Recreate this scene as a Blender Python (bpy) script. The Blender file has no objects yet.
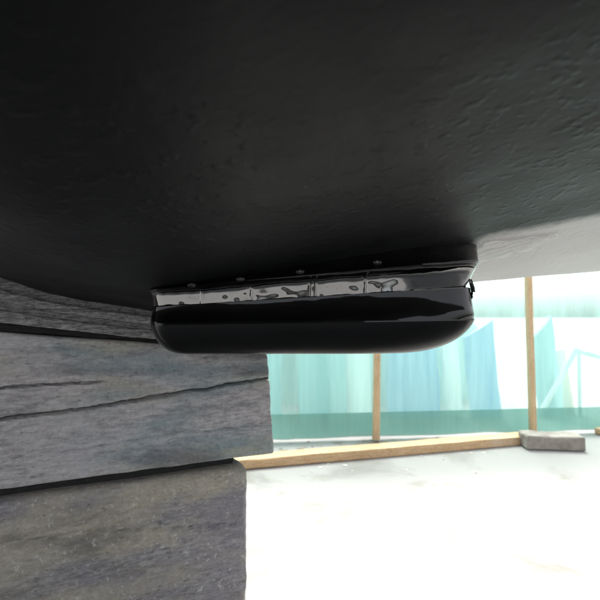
import bpy, bmesh, math, random
from mathutils import Vector, noise
random.seed(7)
R = math.radians
sc = bpy.context.scene
col = sc.collection
H = 0.62                                   # camera height above the floor
F, CX, HZ = 471.0, 300.0, 316.0            # focal length / centre / horizon in photo pixels

# ------------------------------------------------------------------ camera, sky, sun, exposure
cam = bpy.data.cameras.new('camera')
camo = bpy.data.objects.new('camera', cam); col.objects.link(camo)
camo.location = (0, 0, H)
camo.rotation_euler = (R(90) + math.atan(16 / F), 0, 0)
cam.sensor_width = 36; cam.lens = F / 600 * 36
cam.clip_start = 0.01; cam.clip_end = 2000
cam.dof.use_dof = True; cam.dof.focus_distance = 0.78; cam.dof.aperture_fstop = 6.5
sc.camera = camo

SUN_EL, SUN_ROT = R(56), R(10)
world = bpy.data.worlds.new('World'); sc.world = world; world.use_nodes = True
wn = world.node_tree.nodes; wl = world.node_tree.links
sky = wn.new('ShaderNodeTexSky'); sky.sky_type = 'NISHITA'; sky.sun_disc = False
sky.sun_elevation = SUN_EL; sky.sun_rotation = SUN_ROT
sky.air_density = 1.0; sky.dust_density = 6.0; sky.ozone_density = 0.8
hs = wn.new('ShaderNodeHueSaturation'); hs.inputs['Saturation'].default_value = .28      # thin white overcast
wl.new(sky.outputs[0], hs.inputs['Color']); wl.new(hs.outputs[0], wn['Background'].inputs[0])
wn['Background'].inputs[1].default_value = 0.15
sl = bpy.data.lights.new('sun', 'SUN'); sl.energy = 1.5; sl.angle = R(15); sl.color = (1, .96, .9)
so = bpy.data.objects.new('sun', sl); col.objects.link(so)
sd = Vector((math.sin(SUN_ROT) * math.cos(SUN_EL), math.cos(SUN_ROT) * math.cos(SUN_EL), math.sin(SUN_EL)))
so.rotation_euler = (-sd).to_track_quat('-Z', 'Y').to_euler(); so.location = sd * 20
sc.view_settings.view_transform = 'Standard'; sc.view_settings.look = 'None'
sc.view_settings.gamma = 1; sc.view_settings.exposure = 1.8
sc.cycles.use_denoising = True
sc.cycles.max_bounces = 7; sc.cycles.transparent_max_bounces = 8; sc.cycles.diffuse_bounces = 5; sc.cycles.use_adaptive_sampling = True; sc.cycles.adaptive_threshold = .02

# ------------------------------------------------------------------ helpers
def tag(o, label=None, cat=None, group=None, kind=None):
    if label: o['label'] = label
    if cat: o['category'] = cat
    if group: o['group'] = group
    if kind: o['kind'] = kind
    return o
def empty(name, loc=(0, 0, 0)):
    o = bpy.data.objects.new(name, None); col.objects.link(o); o.location = loc; o.empty_display_size = .05
    return o
def link(name, verts, faces, mat, parent=None, smooth=True, flat_angle=None):
    me = bpy.data.meshes.new(name); me.from_pydata([tuple(v) for v in verts], [], faces); me.update()
    bm = bmesh.new(); bm.from_mesh(me)
    bmesh.ops.remove_doubles(bm, verts=bm.verts, dist=1e-5)
    bmesh.ops.recalc_face_normals(bm, faces=bm.faces)
    for f in bm.faces: f.smooth = smooth
    if flat_angle is not None:
        for e in bm.edges:
            if len(e.link_faces) == 2 and e.calc_face_angle(0) > R(flat_angle): e.smooth = False
    bm.to_mesh(me); bm.free()
    if mat: me.materials.append(mat)
    o = bpy.data.objects.new(name, me); col.objects.link(o)
    if parent:
        o.parent = parent
        o.matrix_parent_inverse.identity()
        me.transform(__import__('mathutils').Matrix.Translation(-parent.location)) if parent.type == 'EMPTY' else None
    return o
def at(px, py, Y):
    return Vector(((px - CX) / F * Y, Y, H + (HZ - py) / F * Y))
def lerp(a, b, t): return a + (b - a) * t
def interp(x, pts):
    if x <= pts[0][0]:
        (x0, y0), (x1, y1) = pts[0], pts[1]
    elif x >= pts[-1][0]:
        (x0, y0), (x1, y1) = pts[-2], pts[-1]
    else:
        for (x0, y0), (x1, y1) in zip(pts, pts[1:]):
            if x0 <= x <= x1: break
    return y0 + (y1 - y0) * (x - x0) / (x1 - x0)
def smooth_interp(x, pts, w=.08):
    return sum(interp(x + w * k / 3, pts) for k in range(-3, 4)) / 7
def sstep(a, b, x):
    t = min(1, max(0, (x - a) / (b - a))); return t * t * (3 - 2 * t)
def nz(p, s, seed=0): return noise.noise(Vector(p) * s + Vector((seed * 17.3, seed * 5.1, seed * 9.7)))

class N:                                   # small node-building helper
    def __init__(self, name):
        self.m = bpy.data.materials.new(name); self.m.use_nodes = True
        self.t = self.m.node_tree; self.n = self.t.nodes; self.l = self.t.links
        self.b = self.n['Principled BSDF']; self.out = self.n['Material Output']
    def new(self, ty, **kw):
        x = self.n.new(ty)
        for k, v in kw.items(): setattr(x, k, v)
        return x
    def link(self, a, b): self.l.new(a, b)
    def coord(self, scale=(1, 1, 1), rot=(0, 0, 0), kind='Position'):
        if kind == 'Position': src = self.new('ShaderNodeNewGeometry').outputs['Position']
        else: src = self.new('ShaderNodeTexCoord').outputs[kind]
        mp = self.new('ShaderNodeMapping'); mp.inputs['Scale'].default_value = scale; mp.inputs['Rotation'].default_value = rot
        self.link(src, mp.inputs[0]); return mp.outputs[0]
    def noise(self, vec, scale, detail=4, rough=.55, dist=0):
        x = self.new('ShaderNodeTexNoise'); x.inputs['Scale'].default_value = scale
        x.inputs['Detail'].default_value = detail; x.inputs['Roughness'].default_value = rough
        x.inputs['Distortion'].default_value = dist
        self.link(vec, x.inputs['Vector']); return x.outputs[0]
    def ramp(self, fac, stops, interp='LINEAR'):
        x = self.new('ShaderNodeValToRGB'); x.color_ramp.interpolation = interp
        e = x.color_ramp.elements
        while len(e) < len(stops): e.new(.5)
        for k, (p, c) in enumerate(stops):
            e[k].position = p
            e[k].color = (c, c, c, 1) if isinstance(c, (int, float)) else (*c, 1)
        self.link(fac, x.inputs[0]); return x.outputs[0]
    def mix(self, fac, a, b, mode='MIX'):
        x = self.new('ShaderNodeMix', data_type='RGBA', blend_type=mode)
        for s, v in ((x.inputs[0], fac), (x.inputs[6], a), (x.inputs[7], b)):
            if hasattr(v, 'links'): self.link(v, s)
            elif isinstance(v, (int, float)): s.default_value = v
            else: s.default_value = (*v, 1)
        return x.outputs[2]
    def math(self, op, a, b=0, c=None):
        x = self.new('ShaderNodeMath', operation=op)
        for s, v in zip(x.inputs, (a, b, c)):
            if v is None: continue
            if hasattr(v, 'links'): self.link(v, s)
            else: s.default_value = v
        return x.outputs[0]
    def bump(self, h, strength=.3, dist=.01, prev=None):
        x = self.new('ShaderNodeBump'); x.inputs['Strength'].default_value = strength; x.inputs['Distance'].default_value = dist
        self.link(h, x.inputs['Height'])
        if prev: self.link(prev, x.inputs['Normal'])
        return x.outputs[0]

# ------------------------------------------------------------------ materials
def wood(name, stops, scale=1.0, yaw=0, rough=.85, grain=1.0, tint=None, flecks=0, bump=.5, upright=False):
    w = N(name)
    v = w.coord((22 * scale, 22 * scale, 2 * scale)) if upright else w.coord((1.3 * scale, 14 * scale, 30 * scale), (0, 0, -yaw))
    g = w.noise(v, 6, 8, .65, .4)
    c = w.ramp(g, stops)
    v2 = w.coord()
    if tint:
        for k, (s, lo, hi, cc, amt) in enumerate(tint):
            vv = w.coord((.5, 1, 2.0), (0, 0, -yaw))
            mp = w.new('ShaderNodeMapping'); mp.inputs['Location'].default_value = (k * 3.7, k * 1.3, k * 2.1); w.link(vv, mp.inputs[0])
            f = w.ramp(w.noise(mp.outputs[0], s, 5, .6, .3), [(lo, 0), (hi, amt)])
            c = w.mix(f, c, cc)
    fine = w.noise(v2, 160 * scale, 5, .7)
    c = w.mix(1, c, w.ramp(fine, [(.3, .80), (.62, 1.06)]), 'MULTIPLY')
    pits = w.ramp(w.noise(w.coord((.6, 1, 1.5), (0, 0, -yaw)), 85 * scale, 3, .6), [(.30, .35), (.37, 1)])
    c = w.mix(.55, c, pits, 'MULTIPLY')
    if flecks:
        f = w.ramp(w.noise(v2, 90, 4, .7), [(.60, 0), (.66, flecks)])
        c = w.mix(f, c, (.6, .6, .58))
    w.link(c, w.b.inputs['Base Color']); w.b.inputs['Roughness'].default_value = rough
    w.b.inputs['Specular IOR Level'].default_value = .3
    knots = w.ramp(w.noise(w.coord((.8, 1, 1.3), (0, 0, -yaw)), 42 * scale, 4, .65), [(.30, 0), (.42, 1)])
    n0 = w.bump(knots, bump * .5, .004)
    n1 = w.bump(g, bump * grain, .004, n0)
    n2 = w.bump(fine, bump, .0016, n1)
    w.link(n2, w.b.inputs['Normal'])
    return w.m

YAW = math.atan2(.24, .455)
M = {}
M['timber'] = wood('weathered_timber', [(.25, (.17, .162, .167)), (.5, (.39, .373, .382)), (.75, (.58, .558, .57))], 1, YAW,
    tint=[(3.2, .46, .60, (.17, .255, .28), .75), (5, .50, .64, (.39, .37, .26), .5), (4, .5, .66, (.52, .495, .51), .7), (6, .54, .66, (.12, .115, .125), .7)], flecks=.12)
M['timber_low'] = wood('weathered_timber_low', [(.25, (.12, .114, .118)), (.5, (.27, .258, .266)), (.75, (.46, .445, .435))], 1, YAW,
    tint=[(5, .47, .60, (.44, .40, .30), .6), (4, .45, .6, (.23, .215, .24), .6), (7, .53, .68, (.10, .095, .095), .7)], flecks=.5)
M['packing'] = wood('packing_wood', [(.25, (.07, .068, .07)), (.47, (.36, .345, .35)), (.68, (.72, .70, .70))], 2.0, YAW, grain=2.0, flecks=.5, bump=.9)
M['packing_dark'] = wood('tarred_packing_wood', [(.25, (.012, .012, .012)), (.6, (.03, .03, .03)), (.8, (.05, .05, .05))], 1.4, YAW)  # near-black colour stands in for shade in the gaps of the stack
M['lath'] = wood('pine_lath', [(.25, (.46, .31, .17)), (.5, (.60, .44, .27)), (.8, (.70, .56, .38))], 1.2, 0, grain=.6, upright=True)
M['board'] = wood('pine_board', [(.25, (.46, .28, .14)), (.5, (.62, .42, .24)), (.8, (.72, .55, .36))], 1.0, R(16), grain=.6, tint=[(6, .55, .75, (.62, .55, .45), .7)])

# hull: black antifouling with a soft rolled edge onto grey primer
w = N('hull_paint')
geo = w.new('ShaderNodeNewGeometry'); sep = w.new('ShaderNodeSeparateXYZ'); w.link(geo.outputs['Position'], sep.inputs[0])
v = w.coord()
wob = w.noise(v, 9, 5, .6)
edge = w.math('ADD', sep.outputs['Y'], w.math('MULTIPLY', sep.outputs['X'], .136))
edge = w.math('ADD', edge, w.math('MULTIPLY', w.math('SUBTRACT', wob, .5), .045))
edge = w.math('ADD', edge, w.math('MULTIPLY', w.math('SUBTRACT', w.noise(v, 70, 4, .7), .5), .03))
ky = w.ramp(w.math('SUBTRACT', edge, .72 - .5), [(.488, 0), (.530, 1)])
ex = w.math('ADD', sep.outputs['X'], w.math('MULTIPLY', w.math('SUBTRACT', w.noise(v, 22, 4, .6), .5), .035))
kx = w.ramp(w.math('ADD', ex, .5 - .268), [(.492, 0), (.512, 1)])
k = w.math('MULTIPLY', ky, kx)
blk = w.mix(w.ramp(w.noise(v, 3.5, 5, .6), [(.35, 0), (.7, 1)]), (.0036, .0041, .0050), (.0058, .0066, .0082))
spk = w.ramp(w.noise(v, 55, 2, .5), [(.735, 0), (.76, .6)])
blk = w.mix(spk, blk, (.09, .09, .09))
gry = w.mix(w.noise(v, 4, 4, .6), (.56, .53, .535), (.65, .62, .625))
gry = w.mix(w.ramp(w.noise(w.coord((3, 1, 1), (0, 0, .5)), 40, 3, .6), [(.55, 0), (.75, .25)]), gry, (.40, .38, .385))
w.link(w.mix(k, blk, gry), w.b.inputs['Base Color'])
w.link(w.math('ADD', w.math('MULTIPLY', w.noise(v, 12, 4, .6), .22), .33), w.b.inputs['Roughness'])
w.b.inputs['Specular IOR Level'].default_value = .13
hb = w.noise(w.coord((1, 1.3, 1), (0, 0, .35)), 24, 6, .6, .6)
lump = w.ramp(w.noise(v, 66, 3, .5), [(.55, 0), (.70, 1)])
mask = w.ramp(w.math('ADD', w.noise(v, 2.6, 3, .5), w.math('MULTIPLY', sep.outputs['X'], .25)), [(.42, .15), (.66, 1)])
n = w.bump(w.math('MULTIPLY', hb, mask), .17, .008)
n = w.bump(w.math('MULTIPLY', lump, mask), .33, .0035, n)
n = w.bump(w.noise(v, 110, 4, .65), .3, .0014, n)
w.link(n, w.b.inputs['Normal'])
M['hull'] = w.m

def gloss(name, base, rough, bumps, coat=.0, spec=.55, rv=.10):
    w = N(name); v = w.coord()
    w.b.inputs['Base Color'].default_value = (*base, 1)
    w.link(w.math('ADD', w.math('MULTIPLY', w.ramp(w.noise(v, 18, 5, .6), [(.4, 0), (.75, 1)]), rv), rough), w.b.inputs['Roughness'])
    w.b.inputs['Specular IOR Level'].default_value = spec
    if coat: w.b.inputs['Coat Weight'].default_value = coat; w.b.inputs['Coat Roughness'].default_value = .02; w.b.inputs['Coat IOR'].default_value = 2.2
    n = None
    for s, st, d in bumps: n = w.bump(w.noise(w.coord((.5, 1, 1)), s, 3, .5), st, d, n)
    if n: w.link(n, w.b.inputs['Normal'])
    return w.m
M['fair'] = gloss('gloss_black_fairing', (.002, .0022, .0024), .015, [(9, .22, .008), (60, .05, .001)], spec=.36, rv=.03)
M['seal'] = gloss('wet_black_sealant', (.004, .004, .0045), .03, [(30, .10, .004), (120, .10, .001)], coat=1.0)
M['flange'] = gloss('black_flange_paint', (.003, .003, .0035), .07, [(30, .25, .004)], spec=.45, rv=.05)
M['screw'] = gloss('painted_screw', (.02, .02, .021), .16, [(120, .3, .001)])

# concrete floor
w = N('pale_concrete'); v = w.coord()
c = w.mix(w.noise(v, 1.3, 6, .6), (.225, .222, .214), (.285, .281, .272))
st = w.ramp(w.noise(w.coord((1, 1, 1), (0, 0, .3)), 2.1, 5, .62, .5), [(.53, 0), (.64, .75)])
c = w.mix(st, c, (.15, .142, .122))
c = w.mix(w.ramp(w.noise(v, 38, 4, .7), [(.62, 0), (.74, .35)]), c, (.24, .235, .22))
w.link(c, w.b.inputs['Base Color']); w.b.inputs['Roughness'].default_value = .8
w.link(w.bump(w.noise(v, 60, 5, .65), .25, .004), w.b.inputs['Normal'])
M['floor'] = w.m

w = N('grey_concrete'); v = w.coord()
c = w.ramp(w.noise(v, 22, 6, .65), [(.3, (.20, .175, .15)), (.55, (.33, .30, .265)), (.75, (.44, .41, .37))])
w.link(c, w.b.inputs['Base Color']); w.b.inputs['Roughness'].default_value = .9
w.link(w.bump(w.noise(v, 90, 5, .7), .6, .004), w.b.inputs['Normal'])
M['conc'] = w.m

def film(name, tint, trans, clear, gloss=.04):
    w = N(name); w.n.remove(w.b)
    v = w.coord((1, 1, .06)); f = w.noise(v, 9, 5, .6)
    tr = w.new('ShaderNodeBsdfTransparent'); tl = w.new('ShaderNodeBsdfTranslucent'); gl = w.new('ShaderNodeBsdfGlossy'); df = w.new('ShaderNodeBsdfDiffuse')
    tr.inputs[0].default_value = (*tint, 1); tl.inputs[0].default_value = (*trans, 1); df.inputs[0].default_value = (*trans, 1)
    gl.inputs['Roughness'].default_value = .25
    m0 = w.new('ShaderNodeMixShader'); m0.inputs[0].default_value = .3; w.link(tl.outputs[0], m0.inputs[1]); w.link(df.outputs[0], m0.inputs[2])
    m1 = w.new('ShaderNodeMixShader'); w.link(w.ramp(f, [(.3, clear - .16), (.7, clear + .14)]), m1.inputs[0])
    w.link(m0.outputs[0], m1.inputs[1]); w.link(tr.outputs[0], m1.inputs[2])
    m2 = w.new('ShaderNodeMixShader'); m2.inputs[0].default_value = gloss; w.link(m1.outputs[0], m2.inputs[1]); w.link(gl.outputs[0], m2.inputs[2])
    w.link(m2.outputs[0], w.out.inputs[0]); return w.m
M['sheet'] = film('green_translucent_sheeting', (.83, .965, .935), (.36, .60, .555), .58)
M['hem'] = film('green_hem_sheeting', (.36, .50, .465), (.16, .31, .28), .50)
M['clear'] = film('clear_plastic_film', (.93, .93, .93), (.75, .75, .75), .72, .2)

def plain(name, c, rough=.5, var=.15, scale=8):
    w = N(name); v = w.coord((1, 1, .4))
    a = tuple(x * (1 - var) for x in c); b = tuple(min(1, x * (1 + var)) for x in c)
    w.link(w.mix(w.noise(v, scale, 5, .6), a, b), w.b.inputs['Base Color']); w.b.inputs['Roughness'].default_value = rough
    w.link(w.bump(w.noise(v, 30, 4, .6), .15, .004), w.b.inputs['Normal'])
    return w.m
M['blue'] = plain('sky_blue_plastic', (.05, .27, .52), .4)
M['wrap'] = plain('aqua_wrap', (.25, .46, .44), .5)
M['teal'] = plain('teal_plastic', (.09, .34, .38), .4)
M['white'] = plain('white_board', (.78, .79, .78), .5)
M['beige'] = plain('beige_board', (.60, .46, .32), .6)
M['steel'] = plain('pale_steel', (.62, .66, .66), .4)
M['chip'] = plain('paint_chip', (.72, .70, .66), .7)
M['litter'] = plain('dark_litter', (.30, .27, .22), .8, .5)

# ------------------------------------------------------------------ ground
g = link('floor', [(-150, -150, 0), (150, -150, 0), (150, 150, 0), (-150, 150, 0)], [(0, 1, 2, 3)], M['floor']); tag(g, kind='structure')

# ------------------------------------------------------------------ boat
ZX = [(-1.6, .50), (-1.0, .30), (-.75, .175), (-.51, .080), (-.485, .071), (-.45, .061), (-.41, .057), (-.367, .052), (-.307, .046), (-.233, .036), (-.1, .056), (0, .073), (.28, .117), (.6, .168), (1.0, .235), (1.6, .345), (2.6, .55)]
YC = [(-1.7, 1.30), (-.8, 1.22), (-.3, 1.12), (.1, 1.06), (.426, 1.083), (.794, 1.246), (1.3, 1.47), (2.6, 2.02)]
Y0 = -1.0
def hull_z(x, y):
    z = H + smooth_interp(x, ZX, .03) - .15 * (y - .7)
    if y < .25: z += .12 * (.25 - y) ** 2
    z += .0016 * nz((x, y, 0), 7) + .0008 * nz((x, y, 0), 19, 3)
    return z
boat = empty('boat', (0, .3, H + .1))
tag(boat, 'boat hull propped overhead, black bottom paint with a bare grey patch', 'boat')
NX, NY = 260, 170
X0, X1 = -1.7, 2.4
vs, fs = [], []
for i in range(NX + 1):
    x = X0 + (X1 - X0) * i / NX
    yc = smooth_interp(x, YC, .12)
    for j in range(NY + 1):
        t = j / NY; y = Y0 + (yc - Y0) * t
        vs.append((x, y, hull_z(x, y)))
idx = lambda i, j: i * (NY + 1) + j
for i in range(NX):
    for j in range(NY): fs.append((idx(i, j), idx(i + 1, j), idx(i + 1, j + 1), idx(i, j + 1)))
link('hull_bottom', vs, fs, M['hull'], boat)
# topsides and deck close the hull above
def side(yfun, out, name):
    vs, fs = [], []
    for i in range(61):
        x = X0 + (X1 - X0) * i / 60; y = yfun(x); z = hull_z(x, y)
        for k in range(9):
            t = k / 8
            vs.append((x, y + out * (.012 * min(1, t * 20) + .28 * t ** .7), z + t * (H + 1.15 - z)))
    for i in range(60):
        for k in range(8): fs.append((i * 9 + k, (i + 1) * 9 + k, (i + 1) * 9 + k + 1, i * 9 + k + 1))
    return link(name, vs, fs, M['hull'], boat), vs
s1, va = side(lambda x: smooth_interp(x, YC, .12), 1, 'topside')
s2, vb = side(lambda x: Y0, -1, 'topside')
vs, fs = [], []
for i in range(61): vs += [va[i * 9 + 8], vb[i * 9 + 8]]
for i in range(60): fs.append((2 * i, 2 * i + 2, 2 * i + 3, 2 * i + 1))
link('deck', vs, fs, M['white'], boat)
for i, x in ((0, X0), (60, X1)):
    yc = smooth_interp(x, YC, .12)
    bot = [(x, Y0 + (yc - Y0) * j / 20, hull_z(x, Y0 + (yc - Y0) * j / 20)) for j in range(21)]
    ring = bot + [va[i * 9 + k] for k in range(1, 9)] + [vb[i * 9 + k] for k in range(8, 0, -1)]
    link('transom', ring, [tuple(range(len(ring)))], M['hull'], boat, smooth=False)

# ------------------------------------------------------------------ fairing under the hull
fair = empty('transducer_fairing', (.02, .755, H + .07))
tag(fair, 'long glossy black fairing block with a rounded nose fixed under the boat', 'fairing')
XL, XR = -.232, .281                       # ends of the block
YCN, WW = .757, .067                       # centre line and half width
def zlev(x, zl, zr):                       # a level that runs from zl at the left end to zr at the right end
    return H + lerp(zl, zr, (x - XL) / (XR - XL))
def plan(ns=420):
    """unit outline from the nose round the near side, left end, far side: (u, v) u 0..1 along, v -1..1; tight left corners, long nose"""
    pts = []
    a_n, a_l = .30, .075
    for k in range(40):                    # nose near quarter : from tip to near side
        a = math.pi / 2 * k / 40; pts.append((1 - a_n + a_n * math.cos(a), -math.sin(a) ** .8))
    for k in range(ns): pts.append((1 - a_n - (1 - a_n - a_l) * k / ns, -1))
    for k in range(24):
        a = math.pi / 2 * k / 24; pts.append((a_l - a_l * math.sin(a), -math.cos(a) ** .6))
    far = [(u, -v) for (u, v) in reversed(pts)]
    return pts + far
PL = plan()
def ring(xl, xr, w, zl, zr, fn=None):
    r = []
    for (u, v) in PL:
        x = lerp(xl, xr, u); y = YCN + v * w
        p = Vector((x, y, zlev(x, zl, zr)))
        r.append(fn(p, u, v) if fn else p)
    return r
def loft(name, rings, mat, cap0=False, cap1=False, flat_angle=None):
    n_ = len(PL); vs = [p for r in rings for p in r]; fs = []
    for k in range(len(rings) - 1):
        for i in range(n_):
            j = (i + 1) % n_; fs.append((k * n_ + i, k * n_ + j, (k + 1) * n_ + j, (k + 1) * n_ + i))
    if cap0: fs.append(tuple(range(n_)))
    if cap1: fs.append(tuple((len(rings) - 1) * n_ + i for i in range(n_)))
    return link(name, vs, fs, mat, fair, True, flat_angle)
ZB = -.0575
SEAM_L, SEAM_R = -.012, -.004
wob = lambda s, a, sd: (lambda p, u, v: p + Vector((0, -1 if v < 0 else 1, 0)) * a * nz(p, s, sd))
# lower body: flat bottom, rounded bilge, sweeping up at the nose
rs = []
for k in range(15):
    a = 1.28 * k / 14
    ins, up = 1 - math.sin(a) / math.sin(1.28), (1 - math.cos(a)) / (1 - math.cos(1.28))
    rs.append(ring(XL + .001 + .042 * ins, XR - .004 - .112 * ins, WW - .026 * ins, lerp(ZB, SEAM_L - .0022, up), lerp(ZB, SEAM_R - .0022, up), wob(16, .0012, 1)))
rs.append(ring(XL + .0012, XR - .004, WW - .0003, SEAM_L - .0004, SEAM_R - .0004, wob(16, .0012, 1)))
loft('lower_body', rs, M['fair'], cap0=True, flat_angle=16)
# upper body: leans in a little towards the hull
BL, BR = .0125, .045                       # top edge of the body
rs = []
rs.append(ring(XL + .0012, XR - .005, WW - .0003, SEAM_L - .0004, SEAM_R - .0004, wob(16, .0012, 1)))
rs.append(ring(XL + .0006, XR - .0044, WW - .0006, SEAM_L + .0012, SEAM_R + .0012, wob(16, .0012, 1)))
for k in range(1, 8):
    t = k / 7
    rs.append(ring(XL + .002 * t, XR - .004 - .006 * t, WW - .0006 - .0075 * (t - .45 * t * t) / .55, lerp(SEAM_L + .0016, BL, t), lerp(SEAM_R + .0016, BR, t), wob(11, .0026, 2)))
rs.append(ring(XL + .005, XR - .013, WW - .0145, BL + .0012, BR + .0014, wob(14, .0016, 2)))
loft('upper_body', rs, M['fair'], flat_angle=30)
# glossy bead of sealant smeared between block and flange
TL, TR = .0335, .0755
ridges = [(-.148, .0024), (-.074, .003), (.012, .004), (.021, .0034), (.095, .003), (.128, .004)]
def smear(p, u, v):
    d = .0007 * nz(p, 22, 4) + .00045 * nz((p.x, p.y, p.z), 80, 5)
    d += .00042 * nz((p.x * .32, p.y, p.z * 1.3), 120, 11) * sstep(.0, .35, nz((p.x, 0, p.z), 16, 12))
    for rx, ra in ridges: d += ra * math.exp(-((p.x - rx - .05 * (p.z - H)) / .0017) ** 2)
    q = p + Vector((0, (-1 if v < 0 else 1) * d, .0016 * nz((p.x, 0, 0), 26, 6) + .001 * nz((p.x, 0, 0), 90, 8)))
    return q
def nose_flare(p, t):                      # the bead runs out into the flange round the nose
    d = Vector((p.x - .13, (p.y - YCN) * 2, 0))
    return p + d.normalized() * .007 * (t - .5) * sstep(.14, .19, p.x)
rs = []
for k in range(10):
    t = k / 9
    out = -.0118 + .0012 * t + .007 * t ** 16
    rs.append(ring(XL + .004 - .003 * t, XR - .013 + .008 * t, WW + out, lerp(BL + .0012, TL, t), lerp(BR + .0012, TR, t), lambda p, u, v: nose_flare(smear(p, u, v), t)))
loft('sealant_bead', rs, M['seal'])
# flange that carries the block against the hull
def to_hull(p, u, v): return Vector((p.x, p.y, hull_z(p.x, p.y) + .004))
rs = [ring(XL + .001, XR - .005, WW - .0045, TL, TR, smear), ring(XL - .001, XR + .001, WW + .003, TL + .003, TR + .004, wob(30, .0015, 7)),
      ring(XL - .002, XR + .002, WW + .0055, TL + .004, lerp(TR, .117, .22), wob(30, .002, 7)),
      ring(XL - .002, XR + .002, WW + .0035, TL + .0045, lerp(TR, .117, .32), wob(30, .002, 7)),
      ring(XL - .001, XR + .001, WW + .0005, TL + .005, lerp(TR, .117, .62), wob(30, .002, 7)),
      ring(XL - .001, XR + .001, WW - .003, .04, .117, to_hull)]
loft('base_flange', rs, M['flange'], flat_angle=60)
# screw heads along the flange
def screw(px, py, r=.0052):
    x = (px - CX) / F * .682; y = YCN - WW - .003
    c = Vector((x, y, H + (HZ - py) / F * y))
    vs, fs = [], []
    prof = [(1.0, .004), (1.0, -.001), (.85, -.003), (.45, -.004), (.36, -.0028)]
    for rr, d in prof:
        for k in range(14):
            a = 2 * math.pi * k / 14
            vs.append(c + Vector((r * rr * 1.35 * math.cos(a), d, r * rr * .8 * math.sin(a))))
    for q in range(len(prof) - 1):
        for k in range(14): fs.append((q * 14 + k, q * 14 + (k + 1) % 14, (q + 1) * 14 + (k + 1) % 14, (q + 1) * 14 + k))
    fs.append(tuple(range(14))); fs.append(tuple((len(prof) - 1) * 14 + k for k in range(14)))
    link('screw', vs, fs, M['screw'], fair, True, 50)
for a in ((191, 285), (240, 279), (300, 271.5), (378, 262)): screw(*a)
# torn flake of paint and loose film at the nose
vs, fs = [], []
for i in range(9):
    for j in range(5):
        t, s = i / 8, j / 4
        vs.append((XR - .015 + .004 * math.sin(5 * t) + .005 * s * (1 - .4 * t), .742 - .004 * s + .003 * math.sin(9 * t + s), H + .058 - .052 * t - .004 * s * t))
for i in range(8):
    for j in range(4):
        if (i, j) in ((3, 2), (3, 3), (4, 3), (6, 0), (7, 0)): continue
        fs.append((i * 5 + j, i * 5 + j + 1, (i + 1) * 5 + j + 1, (i + 1) * 5 + j))
fl = link('paint_flake', vs, fs, M['seal'], fair)
sm = fl.modifiers.new('thick', 'SOLIDIFY'); sm.thickness = .0008

# wrinkled clear film stuck to the grey patch behind the nose
vs, fs = [], []
for i in range(41):
    for j in range(31):
        u, v_ = i / 40, j / 30
        x = .285 + .12 * u; y = .715 + .16 * v_ * (1 - .45 * u) + .02 * u
        wv = .0035 * abs(math.sin((u * .8 + v_ * 1.1) * 9 + 3 * nz((u, v_, 0), 3, 2))) ** 3 + .0016 * abs(nz((u * 6, v_ * 6, 0), 1, 3))
        vs.append((x, y, hull_z(x, y) - .0014 - wv))
for i in range(40):
    for j in range(30): fs.append((i * 31 + j, i * 31 + j + 1, (i + 1) * 31 + j + 1, (i + 1) * 31 + j))
o = link('plastic_film', vs, fs, M['clear']); tag(o, 'crinkled clear plastic film stuck to grey hull patch beside the fairing nose', 'plastic film')

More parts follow.
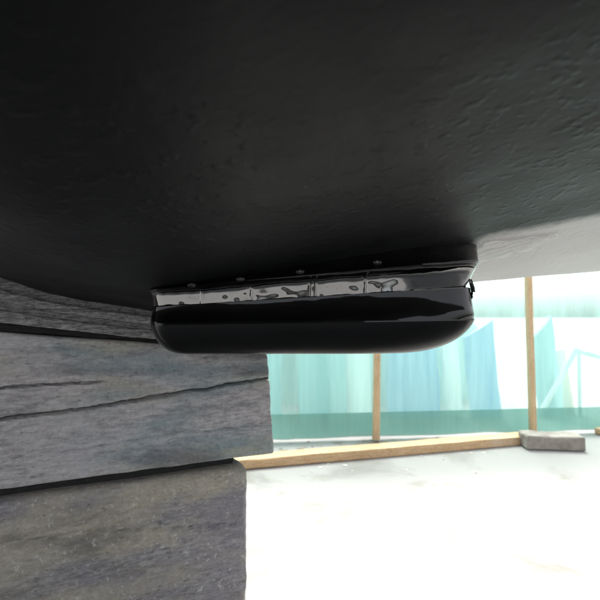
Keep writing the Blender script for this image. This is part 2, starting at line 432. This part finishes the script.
# ------------------------------------------------------------------ keel block stack
ux = Vector((math.cos(YAW), math.sin(YAW), 0)); uy = Vector((-math.sin(YAW), math.cos(YAW), 0))
ORG = Vector((-.51, .80, 0))               # a point on the front plane of the stack
def P(px, py, back=0.0):
    """point on the stack's front plane (pushed back by `back`) seen at a photo pixel"""
    d = Vector(((px - CX) / F, 1, (HZ - py) / F)); o = Vector((0, 0, H)); q = ORG + uy * back
    t = (q - o).dot(uy) / d.dot(uy); return o + d * t
def rough_block(name, A, B, C, D, depth, mat, n=(150, 56, 30), cracks=(), amp=.003, seed=1, parent=None, rad=.008, topfn=None):
    """A bottom-left, B bottom-right, C top-right, D top-left of the front face; extruded back"""
    back = uy * depth
    nx, ny, nd = n
    Lx = (B - A).length
    def pos(a, b, c):
        p = A.lerp(B, a).lerp(D.lerp(C, a), b) + back * c
        hgt = (D - A).lerp(C - B, a).length
        # rounded, worn arrises
        r = rad * (1 + .8 * nz(p, 18, seed + 3))
        db = min(b, 1 - b) * hgt
        dims = (Lx, hgt, depth); l = Vector((a * Lx, b * hgt, c * depth))
        inner = Vector([min(max(l[k], r), dims[k] - r) for k in range(3)])
        dl = l - inner
        if dl.length > 1e-6:
            l = inner + dl.normalized() * r
            p = A.lerp(B, l[0] / Lx).lerp(D.lerp(C, l[0] / Lx), l[1] / hgt) + back * (l[2] / depth)
        # sawn / weathered relief
        q = Vector((p.dot(ux), p.dot(uy), p.z))
        rel = amp * nz((q.x * 3, q.y * 8, q.z * 14), 2.2, seed) + amp * .6 * nz((q.x * 4, q.y * 20, q.z * 40), 2, seed + 1) + amp * .35 * nz(q, 70, seed + 2)
        if c < .5: p = p + uy * rel * max(0, 1 - c * depth / .03)
        if a in (0, 1): p = p + ux * (.003 * nz((q.y * 4, q.z * 3, 1), 3, seed + 4) + .0012 * nz(q, 60, seed))
        p = p + Vector((0, 0, .0025 * nz((q.x * 2, 0, 0), 3, seed + 6) * max(0, 1 - db / .03)))
        # cracks: narrow splits cut into the front face
        if c == 0:
            px = CX + F * p.x / p.y; py = HZ - F * (p.z - H) / p.y
            for poly, wpx, dep in cracks:
                if poly[0][0] - 4 <= px <= poly[-1][0] + 2:
                    cy = interp(px, poly) + 1.6 * nz((px * .05, 0, 0), 1, seed + 9) + .8 * nz((px * .2, 0, 0), 1, seed + 8)
                    ww = wpx * (.65 + .7 * abs(nz((px * .03, 3, 0), 1, seed)))
                    p = p + uy * dep * math.exp(-((py - cy) / ww) ** 2) * sstep(poly[-1][0] + 2, poly[-1][0] - 20, px)
        if topfn and b == 1: p = topfn(p)
        return p
    vs, fs = [], []
    def face(fn, na, nb):
        s = len(vs)
        for i in range(na + 1):
            for j in range(nb + 1): vs.append(fn(i / na, j / nb))
        for i in range(na):
            for j in range(nb): fs.append((s + i * (nb + 1) + j, s + (i + 1) * (nb + 1) + j, s + (i + 1) * (nb + 1) + j + 1, s + i * (nb + 1) + j + 1))
    face(lambda a, b: pos(a, b, 0), nx, ny); face(lambda a, b: pos(a, b, 1), nx, ny)
    face(lambda a, c: pos(a, 0, c), nx, nd); face(lambda a, c: pos(a, 1, c), nx, nd)
    face(lambda b, c: pos(0, b, c), ny, nd); face(lambda b, c: pos(1, b, c), ny, nd)
    return link(name, vs, fs, mat, parent, True, 55)

LX = -150                                   # how far left of the frame the stack runs, photo pixels (x scale)
def ext(p0, p1, px):                        # straight edge through two pixel points continued to px
    return p0[1] + (p1[1] - p0[1]) * (px - p0[0]) / (p1[0] - p0[0])
def edgeline(p0, p1, px, back=0): return P(px, ext(p0, p1, px), back)
# lower timber rests on the floor
tl, tr = edgeline((0, 500), (236, 465), -110), P(249, 464)
bl, br = Vector((tl.x, tl.y, 0.002)), Vector((tr.x, tr.y, 0.002))
o = rough_block('keel_block', bl, br, tr, tl, .30, M['timber_low'], (150, 70, 30), amp=.004, seed=5, rad=.014,
    cracks=[([(-40, 545), (120, 528), (250, 520)], 1.0, .006)])
tag(o, 'bottom squared timber block of the keel stack, stained grey and buff', 'timber block', 'timbers stacked under the keel')
# added packing strip between the timbers, near-black for the shade in the gap
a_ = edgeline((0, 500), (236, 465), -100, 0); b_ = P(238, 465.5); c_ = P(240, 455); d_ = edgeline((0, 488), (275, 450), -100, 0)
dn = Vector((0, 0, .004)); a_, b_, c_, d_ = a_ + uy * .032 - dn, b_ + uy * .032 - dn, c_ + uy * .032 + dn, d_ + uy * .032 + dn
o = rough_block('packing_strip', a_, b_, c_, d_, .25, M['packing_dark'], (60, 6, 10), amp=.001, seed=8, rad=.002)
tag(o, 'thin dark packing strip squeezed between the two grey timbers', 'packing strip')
# upper timber
A = edgeline((0, 488), (275, 452), -110); B = P(275.5, 452.5); C = P(268.5, 352); D = edgeline((0, 331), (268, 352), -110)
o = rough_block('keel_block', A, B, C, D, .28, M['timber'], (200, 110, 30), amp=.0032, seed=2, rad=.007,
    cracks=[([(-110, 437), (0, 418.5), (75, 410), (130, 401), (170, 394), (268, 378.5), (290, 376)], 1.35, .022),
            ([(-110, 396), (0, 387.5), (60, 384), (112, 381)], 1.0, .014),
            ([(60, 452), (180, 431), (272, 424)], .8, .003),
            ([(0, 466), (120, 449), (200, 441)], .8, .003)])
tag(o, 'upper squared timber block of the keel stack, split by a long crack', 'timber block', 'timbers stacked under the keel')
# added board, set back, near-black as the shade of the gap, then thin packing boards pressed against the hull
top0 = [(-110, 313), (0, 322.5), (60, 328), (105, 334), (150, 338.5), (215, 344)]     # underside of the boards
def strip(name, lo, hi, x1, back, depth, mat, seed, nx=110, ny=7, conform=False, amp=.0024):
    vs, fs = [], []
    nd = 8
    def pos(a, b, c):
        px = lerp(-110, x1, a)
        py = lerp(smooth_interp(px, lo, 25), smooth_interp(px, hi, 25), b)
        p = P(px, py, back)
        p = p + uy * depth * c
        q = Vector((p.dot(ux), p.dot(uy), p.z))
        if c < .01:
            e = min(b, 1 - b)
            p = p + uy * (amp * 1.2 * nz((q.x * 3, 0, q.z * 60), 2.5, seed) + amp * nz(q, 60, seed + 1) + amp * nz((q.x * 6, 0, q.z * 160), 2, seed + 5) + .003 * nz((q.x, 0, 0), 9, seed + 3) + .003 * (.5 - min(.5, e * 3)))
        p = p + Vector((0, 0, .0011 * nz((q.x * 2, q.y, 0), 12, seed + 2)))
        hz = hull_z(p.x, p.y) + .002
        if p.z > hz and not conform: p.z = min(p.z, hz)
        if conform and b == 1: p.z = hz
        return p
    def face(fn, na, nb):
        s = len(vs)
        for i in range(na + 1):
            for j in range(nb + 1): vs.append(fn(i / na, j / nb))
        for i in range(na):
            for j in range(nb): fs.append((s + i * (nb + 1) + j, s + (i + 1) * (nb + 1) + j, s + (i + 1) * (nb + 1) + j + 1, s + i * (nb + 1) + j + 1))
    face(lambda a, b: pos(a, b, 0), nx, ny); face(lambda a, b: pos(a, b, 1), nx, ny)
    face(lambda a, c: pos(a, 0, c), nx, nd); face(lambda a, c: pos(a, 1, c), nx, nd)
    face(lambda b, c: pos(0, b, c), ny, nd); face(lambda b, c: pos(1, b, c), ny, nd)
    return link(name, vs, fs, mat, None, True, 50)
tt = lambda px: ext((0, 331), (268, 352), px)
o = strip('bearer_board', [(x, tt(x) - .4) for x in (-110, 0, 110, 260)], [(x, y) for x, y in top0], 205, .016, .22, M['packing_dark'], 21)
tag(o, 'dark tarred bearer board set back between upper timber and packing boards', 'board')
# boards: shared edges with a sliver of gap
hullc = [(-110, 250), (0, 278), (20, 285), (45, 294), (75, 298), (105, 303), (142, 308), (205, 318)]
NB = 4
names = ['lowest', 'second', 'third', 'topmost']
fr = [0, .27, .50, .74, 1.0]
for k in range(NB):
    lo = [(x, lerp(interp(x, top0), interp(x, hullc), fr[k]) + .4) for x in (-110, 0, 40, 75, 110, 145, 205)]
    hi = [(x, lerp(interp(x, top0), interp(x, hullc), fr[k + 1])) for x in (-110, 0, 40, 75, 110, 145, 205)]
    o = strip('packing_board', lo, hi, 200 - 9 * k + 5 * (k % 2), [.0, .012, .003, .017][k], .20, M['packing'], 30 + k, conform=(k == NB - 1))
    tag(o, ['lowest of the thin rough grey packing boards, just above the dark bearer',
            'second thin grey packing board up from the dark bearer under the hull',
            'third thin grey packing board up, below the one touching the hull',
            'topmost thin grey packing board, bent against the black hull'][k], 'board', 'thin boards packed under the hull')

# ------------------------------------------------------------------ sheeting wall behind
def wall_y(x): return 2.37 + .115 * x       # depth of the sheeting line
def sheet(name, x0, x1, z0, z1, off, mat, nxs, nzs, fold, seed, parent=None, ragged=0):
    vs, fs = [], []
    for i in range(nxs + 1):
        for j in range(nzs + 1):
            x = lerp(x0, x1, i / nxs); z = lerp(z0 + ragged * abs(nz((x, 0, 0), 5, seed)), z1, j / nzs)
            y = wall_y(x) + off + fold * (.7 * nz((x * 5, 0, z * .5), 1, 2) + .3 * nz((x * 14, 0, z * .8), 1, 3)) * (.35 + .65 * sstep(0, .5, z))
            vs.append((x, y, z))
    for i in range(nxs):
        for j in range(nzs): fs.append((i * (nzs + 1) + j, (i + 1) * (nzs + 1) + j, (i + 1) * (nzs + 1) + j + 1, i * (nzs + 1) + j + 1))
    return link(name, vs, fs, mat, parent)
sh = empty('sheeting_screen', (.5, wall_y(.5), 0))
tag(sh, 'translucent green plastic sheeting hung as a screen behind the boat', 'sheeting')
sheet('sheet', -2.2, 3.4, .012, 1.02, .0, M['sheet'], 220, 30, .035, 2, sh, .02)
hm = sheet('hem_band', -2.2, 3.4, .010, .136, -.022, M['hem'], 220, 6, .02, 2, sh, .012)
hm['label'] = 'darker doubled band along the foot of the sheeting'
for k, (px, tw) in enumerate(((348, .05), (366, .03), (283, .035))):
    pass
def lath_post(px0, py0, px1, Y, z1, wd, label):
    x0 = (px0 - CX) / F * Y; x1 = (px1 - CX) / F * Y
    z0 = H + (HZ - py0) / F * Y
    vs, fs = [], []
    n_ = 14
    zt = z1
    slope = (x1 - x0) / ((py0 - 355) / F * Y)
    for k in range(n_ + 1):
        t = k / n_; z = lerp(z0, zt, t); x = x0 + slope * (z - z0) * .35 + .002 * nz((0, 0, z), 3, px0)
        w_ = wd / 2 * (1 + .08 * nz((1, 0, z), 6, px0)); ch = .004
        sec = [(-w_ + ch, -.02), (w_ - ch, -.02), (w_, -.02 + ch), (w_, .018), (-w_, .018), (-w_, -.02 + ch)]
        for a, b in sec: vs.append((x + a, Y + b, z))
    for k in range(n_):
        for i in range(6): fs.append((k * 6 + i, k * 6 + (i + 1) % 6, (k + 1) * 6 + (i + 1) % 6, (k + 1) * 6 + i))
    fs.append(tuple(range(6))); fs.append(tuple(n_ * 6 + i for i in range(6)))
    o = link('timber_post', vs, fs, M['lath'], None, False)
    tag(o, label, 'post', 'posts holding the green sheeting'); return o
def slab(name, pts, z0, z1, mat, ch=.006, seed=0, n_=1, jit=.002, parent=None):
    """bevelled slab over a plan polygon"""
    c = Vector((sum(p[0] for p in pts) / len(pts), sum(p[1] for p in pts) / len(pts), 0))
    vs, fs = [], []
    lv = [(z0, ch), (z0 + ch, 0), (z1 - ch, 0), (z1, ch)]
    dense = []
    for k in range(len(pts)):
        a, b = Vector((*pts[k], 0)), Vector((*pts[(k + 1) % len(pts)], 0))
        m = max(1, int((b - a).length / .04))
        for q in range(m): dense.append(a.lerp(b, q / m))
    for z, ins in lv:
        for p in dense:
            d = (p - c); d2 = d.normalized()
            q = p - d2 * ins
            vs.append((q.x + jit * nz((q.x, q.y, z), 25, seed), q.y + jit * nz((q.x, q.y, z), 25, seed + 1), max(z0, z + jit * nz((q.x, q.y, 0), 12, seed + 2))))
    m = len(dense)
    for k in range(3):
        for i in range(m): fs.append((k * m + i, k * m + (i + 1) % m, (k + 1) * m + (i + 1) % m, (k + 1) * m + i))
    fs.append(tuple(range(m))); fs.append(tuple(3 * m + i for i in range(m)))
    return link(name, vs, fs, mat, parent, False)
# base board lying loose along the foot of the screen
a = Vector((-1.5, 1.555)); b = Vector((1.18, 2.315)); dirb = (b - a).normalized(); nb = Vector((-dirb.y, dirb.x))
bp = [a, b, b + nb * .085, a + nb * .085]
o = slab('base_board', [(p.x, p.y) for p in bp], .002, .040, M['board'], .004, 3)
tag(o, 'long bare pine board lying on the floor from timber stack to concrete block', 'board')
a = Vector((1.56, 2.42)); b = Vector((3.2, 2.62)); dirb = (b - a).normalized(); nb = Vector((-dirb.y, dirb.x))
bp = [a, b, b + nb * .08, a + nb * .08]
o = slab('base_board', [(p.x, p.y) for p in bp], .002, .036, M['board'], .004, 4)
tag(o, 'pine board on the floor to the right of the concrete block', 'board')
# concrete block under the right hand post
ang = R(-6)
cb = Vector((1.235, 2.265)); e1 = Vector((math.cos(ang), math.sin(ang))); e2 = Vector((-math.sin(ang), math.cos(ang)))
cb = Vector((1.05, 2.20))
bp = [cb, cb + e1 * .258, cb + e1 * .258 + e2 * .11, cb + e2 * .11]
o = slab('concrete_block', [(p.x, p.y) for p in bp], .002, .066, M['conc'], .006, 9, jit=.006)
tag(o, 'rough grey concrete block at the foot of the right post', 'concrete block')
lath_post(375.5, 438, 378.5, wall_y(.38) - .065, 1.06, .032, 'pale timber post showing below the middle of the black fairing')
lath_post(531, 430.5, 528, wall_y(1.18) - .07, 1.06, .026, 'thin pale timber post standing behind the concrete block')

# ------------------------------------------------------------------ things standing beyond the sheeting
def panel(px0, px1, pytop0, pytop1, Y, mat, label, cat, name, group=None, lean=0, bow=.02, thick=.05):
    vs, fs = [], []
    n_ = 16
    def zt(py): return H + (HZ - py) / F * Y
    for j in range(n_ + 1):
        t = j / n_
        for i in range(9):
            s = i / 8
            x = lerp((px0 - CX) / F * Y, (px1 - CX) / F * Y, s)
            z = lerp(.002, lerp(zt(pytop0), zt(pytop1), s), t)
            x += lean * z + .012 * nz((x, 0, z), 4, px0) * (i in (0, 8))
            y = Y + bow * math.cos((s - .5) * math.pi) * -1 + .12 * t + .008 * nz((x, 0, z), 7, px1)
            vs.append((x, y, z))
    for j in range(n_):
        for i in range(8): fs.append((j * 9 + i, j * 9 + i + 1, (j + 1) * 9 + i + 1, (j + 1) * 9 + i))
    nb_ = len(vs); vs += [(a, b + thick, c) for a, b, c in vs]
    f2 = [tuple(nb_ + q for q in reversed(f)) for f in fs]
    rim = [i for i in range(9)] + [j * 9 + 8 for j in range(1, n_ + 1)] + [n_ * 9 + i for i in range(7, -1, -1)] + [j * 9 for j in range(n_ - 1, 0, -1)]
    f3 = [(rim[k], rim[(k + 1) % len(rim)], nb_ + rim[(k + 1) % len(rim)], nb_ + rim[k]) for k in range(len(rim))]
    o = link(name, vs, fs + f2 + f3, mat, None, True, 40); tag(o, label, cat, group); return o
G = 'panels leaning beyond the sheeting'
panel(255, 282, 290, 290, 2.92, M['teal'], 'blurred green panel beyond the sheeting, next to the timber stack', 'panel', 'upright_panel', G)
panel(299, 346, 280, 286, 2.86, M['teal'], 'wide teal panel blurred beyond the sheeting, left of the middle post', 'panel', 'upright_panel', G)
panel(347, 371, 270, 270, 2.95, M['white'], 'white upright panel beyond the sheeting, just left of the middle post', 'panel', 'upright_panel', G)
panel(388, 440, 300, 312, 2.86, M['blue'], 'wide blue panel blurred beyond the sheeting, right of the middle post', 'panel', 'upright_panel', G)
panel(446, 462, 300, 305, 2.92, M['white'], 'narrow white panel beyond the sheeting, between the two blue panels', 'panel', 'upright_panel', G)
panel(472, 501, 338, 320, 2.88, M['blue'], 'narrow blue panel with slanted top beyond the sheeting, below the fairing nose', 'panel', 'upright_panel', G)
panel(541, 562, 340, 316, 2.95, M['teal'], 'slim teal panel beyond the sheeting, right of the thin post', 'panel', 'upright_panel', G)
panel(562, 574, 352, 350, 3.0, M['beige'], 'narrow beige panel beyond the sheeting, inside the pole frame', 'panel', 'upright_panel', G)
# big wrapped boat standing further back
vs, fs = [], []
for i in range(81):
    u = i / 80; px = lerp(150, 522, u); Y = 3.25
    top = interp(px, [(150, 250), (300, 262), (420, 285), (480, 312), (522, 352)])
    for j in range(21):
        t = j / 20
        x = (px - CX) / F * Y; z = lerp(.002, H + (HZ - top) / F * Y, t)
        fo = .05 * nz((x * 5, 0, z * .6), 1, 31) + .03 * nz((x * 13, 0, z), 1, 32)
        vs.append((x, Y + .25 * (t - .4) ** 2 + fo + .5 * (abs(u - .5) * 2) ** 4, z))
nb_ = len(vs); vs += [(a, 2 * 3.9 - b, c) for a, b, c in vs]
for i in range(80):
    for j in range(20):
        f = (i * 21 + j, (i + 1) * 21 + j, (i + 1) * 21 + j + 1, i * 21 + j + 1); fs += [f, tuple(nb_ + q for q in f)]
    fs.append((i * 21 + 20, (i + 1) * 21 + 20, nb_ + (i + 1) * 21 + 20, nb_ + i * 21 + 20))
for i in (0, 80):
    for j in range(20): fs.append((i * 21 + j, i * 21 + j + 1, nb_ + i * 21 + j + 1, nb_ + i * 21 + j))
o = link('wrapped_boat', vs, fs, M['wrap'], None, True, 60); tag(o, 'pale aqua wrapped bulk standing blurred behind the leaning panels', 'wrapped boat')
# pole frame
def tube(name, p, q, r, mat, parent):
    d = (q - p); u = d.normalized(); a = u.orthogonal().normalized(); b = u.cross(a); vs, fs = [], []
    for k in range(2):
        for i in range(12):
            an = 2 * math.pi * i / 12; vs.append(p + d * k + (a * math.cos(an) + b * math.sin(an)) * r)
    for i in range(12): fs.append((i, (i + 1) % 12, 12 + (i + 1) % 12, 12 + i))
    fs += [tuple(range(12)), tuple(range(12, 24))]
    return link(name, vs, fs, mat, parent, True, 50)
fr_ = empty('pole_frame', at(560, 402, 2.95)); fr_.location.z = 0
tag(fr_, 'slanted pale pole frame beyond the sheeting at the right edge', 'pole frame')
p0 = at(538, 412, 2.93); p0.z = .012
tube('pole', p0, at(576, 348, 2.93), .017, M['steel'], fr_)
tube('pole', at(574.5, 350, 2.93), at(640, 368, 2.93), .017, M['steel'], fr_)
q0 = at(578, 402, 2.97); q0.z = .002
tube('pole', q0, at(578, 352, 2.97), .012, M['steel'], fr_)

# ------------------------------------------------------------------ litter on the floor
def scatter(name, spots, mat, label, cat, r0, r1, h):
    vs, fs = [], []
    for (x, y) in spots:
        r = random.uniform(r0, r1); n_ = random.randint(5, 7); s = len(vs); a0 = random.random() * 6
        for zz, q in ((.001, 1), (h * random.uniform(.5, 1.2), .75)):
            for k in range(n_):
                a = a0 + 2 * math.pi * k / n_; rr = r * q * random.uniform(.7, 1.2)
                vs.append((x + rr * 2.2 * math.cos(a), y + rr * math.sin(a), zz + random.uniform(0, h * .3) * (q < 1)))
        for k in range(n_): fs.append((s + k, s + (k + 1) % n_, s + n_ + (k + 1) % n_, s + n_ + k))
        fs.append(tuple(s + n_ + k for k in range(n_)))
    o = link(name, vs, fs, mat, None, False); tag(o, label, cat, None, 'stuff'); return o
def fl(px, py):
    Y = H * F / (py - HZ); return ((px - CX) / F * Y, Y)
scatter('floor_chips', [fl(320, 466), (fl(328, 463)), fl(345, 464), fl(312, 470), fl(352, 469), fl(470, 452), fl(420, 455)] + [fl(random.uniform(260, 600), random.uniform(450, 472)) for _ in range(9)], M['chip'], 'pale paint chips and grit scattered over the floor', 'chips', .002, .006, .003)
sp = []
for _ in range(150):
    x = random.uniform(-.9, 1.5); y0 = 1.555 + (x + 1.5) * (.76 / 2.68) + .11; y1 = wall_y(x) - .03
    if y1 > y0: sp.append((x, lerp(y0, y1, random.random() ** .6)))
scatter('yard_litter', sp, M['litter'], 'dark leaves and grit lying between base board and sheeting', 'litter', .003, .010, .003)
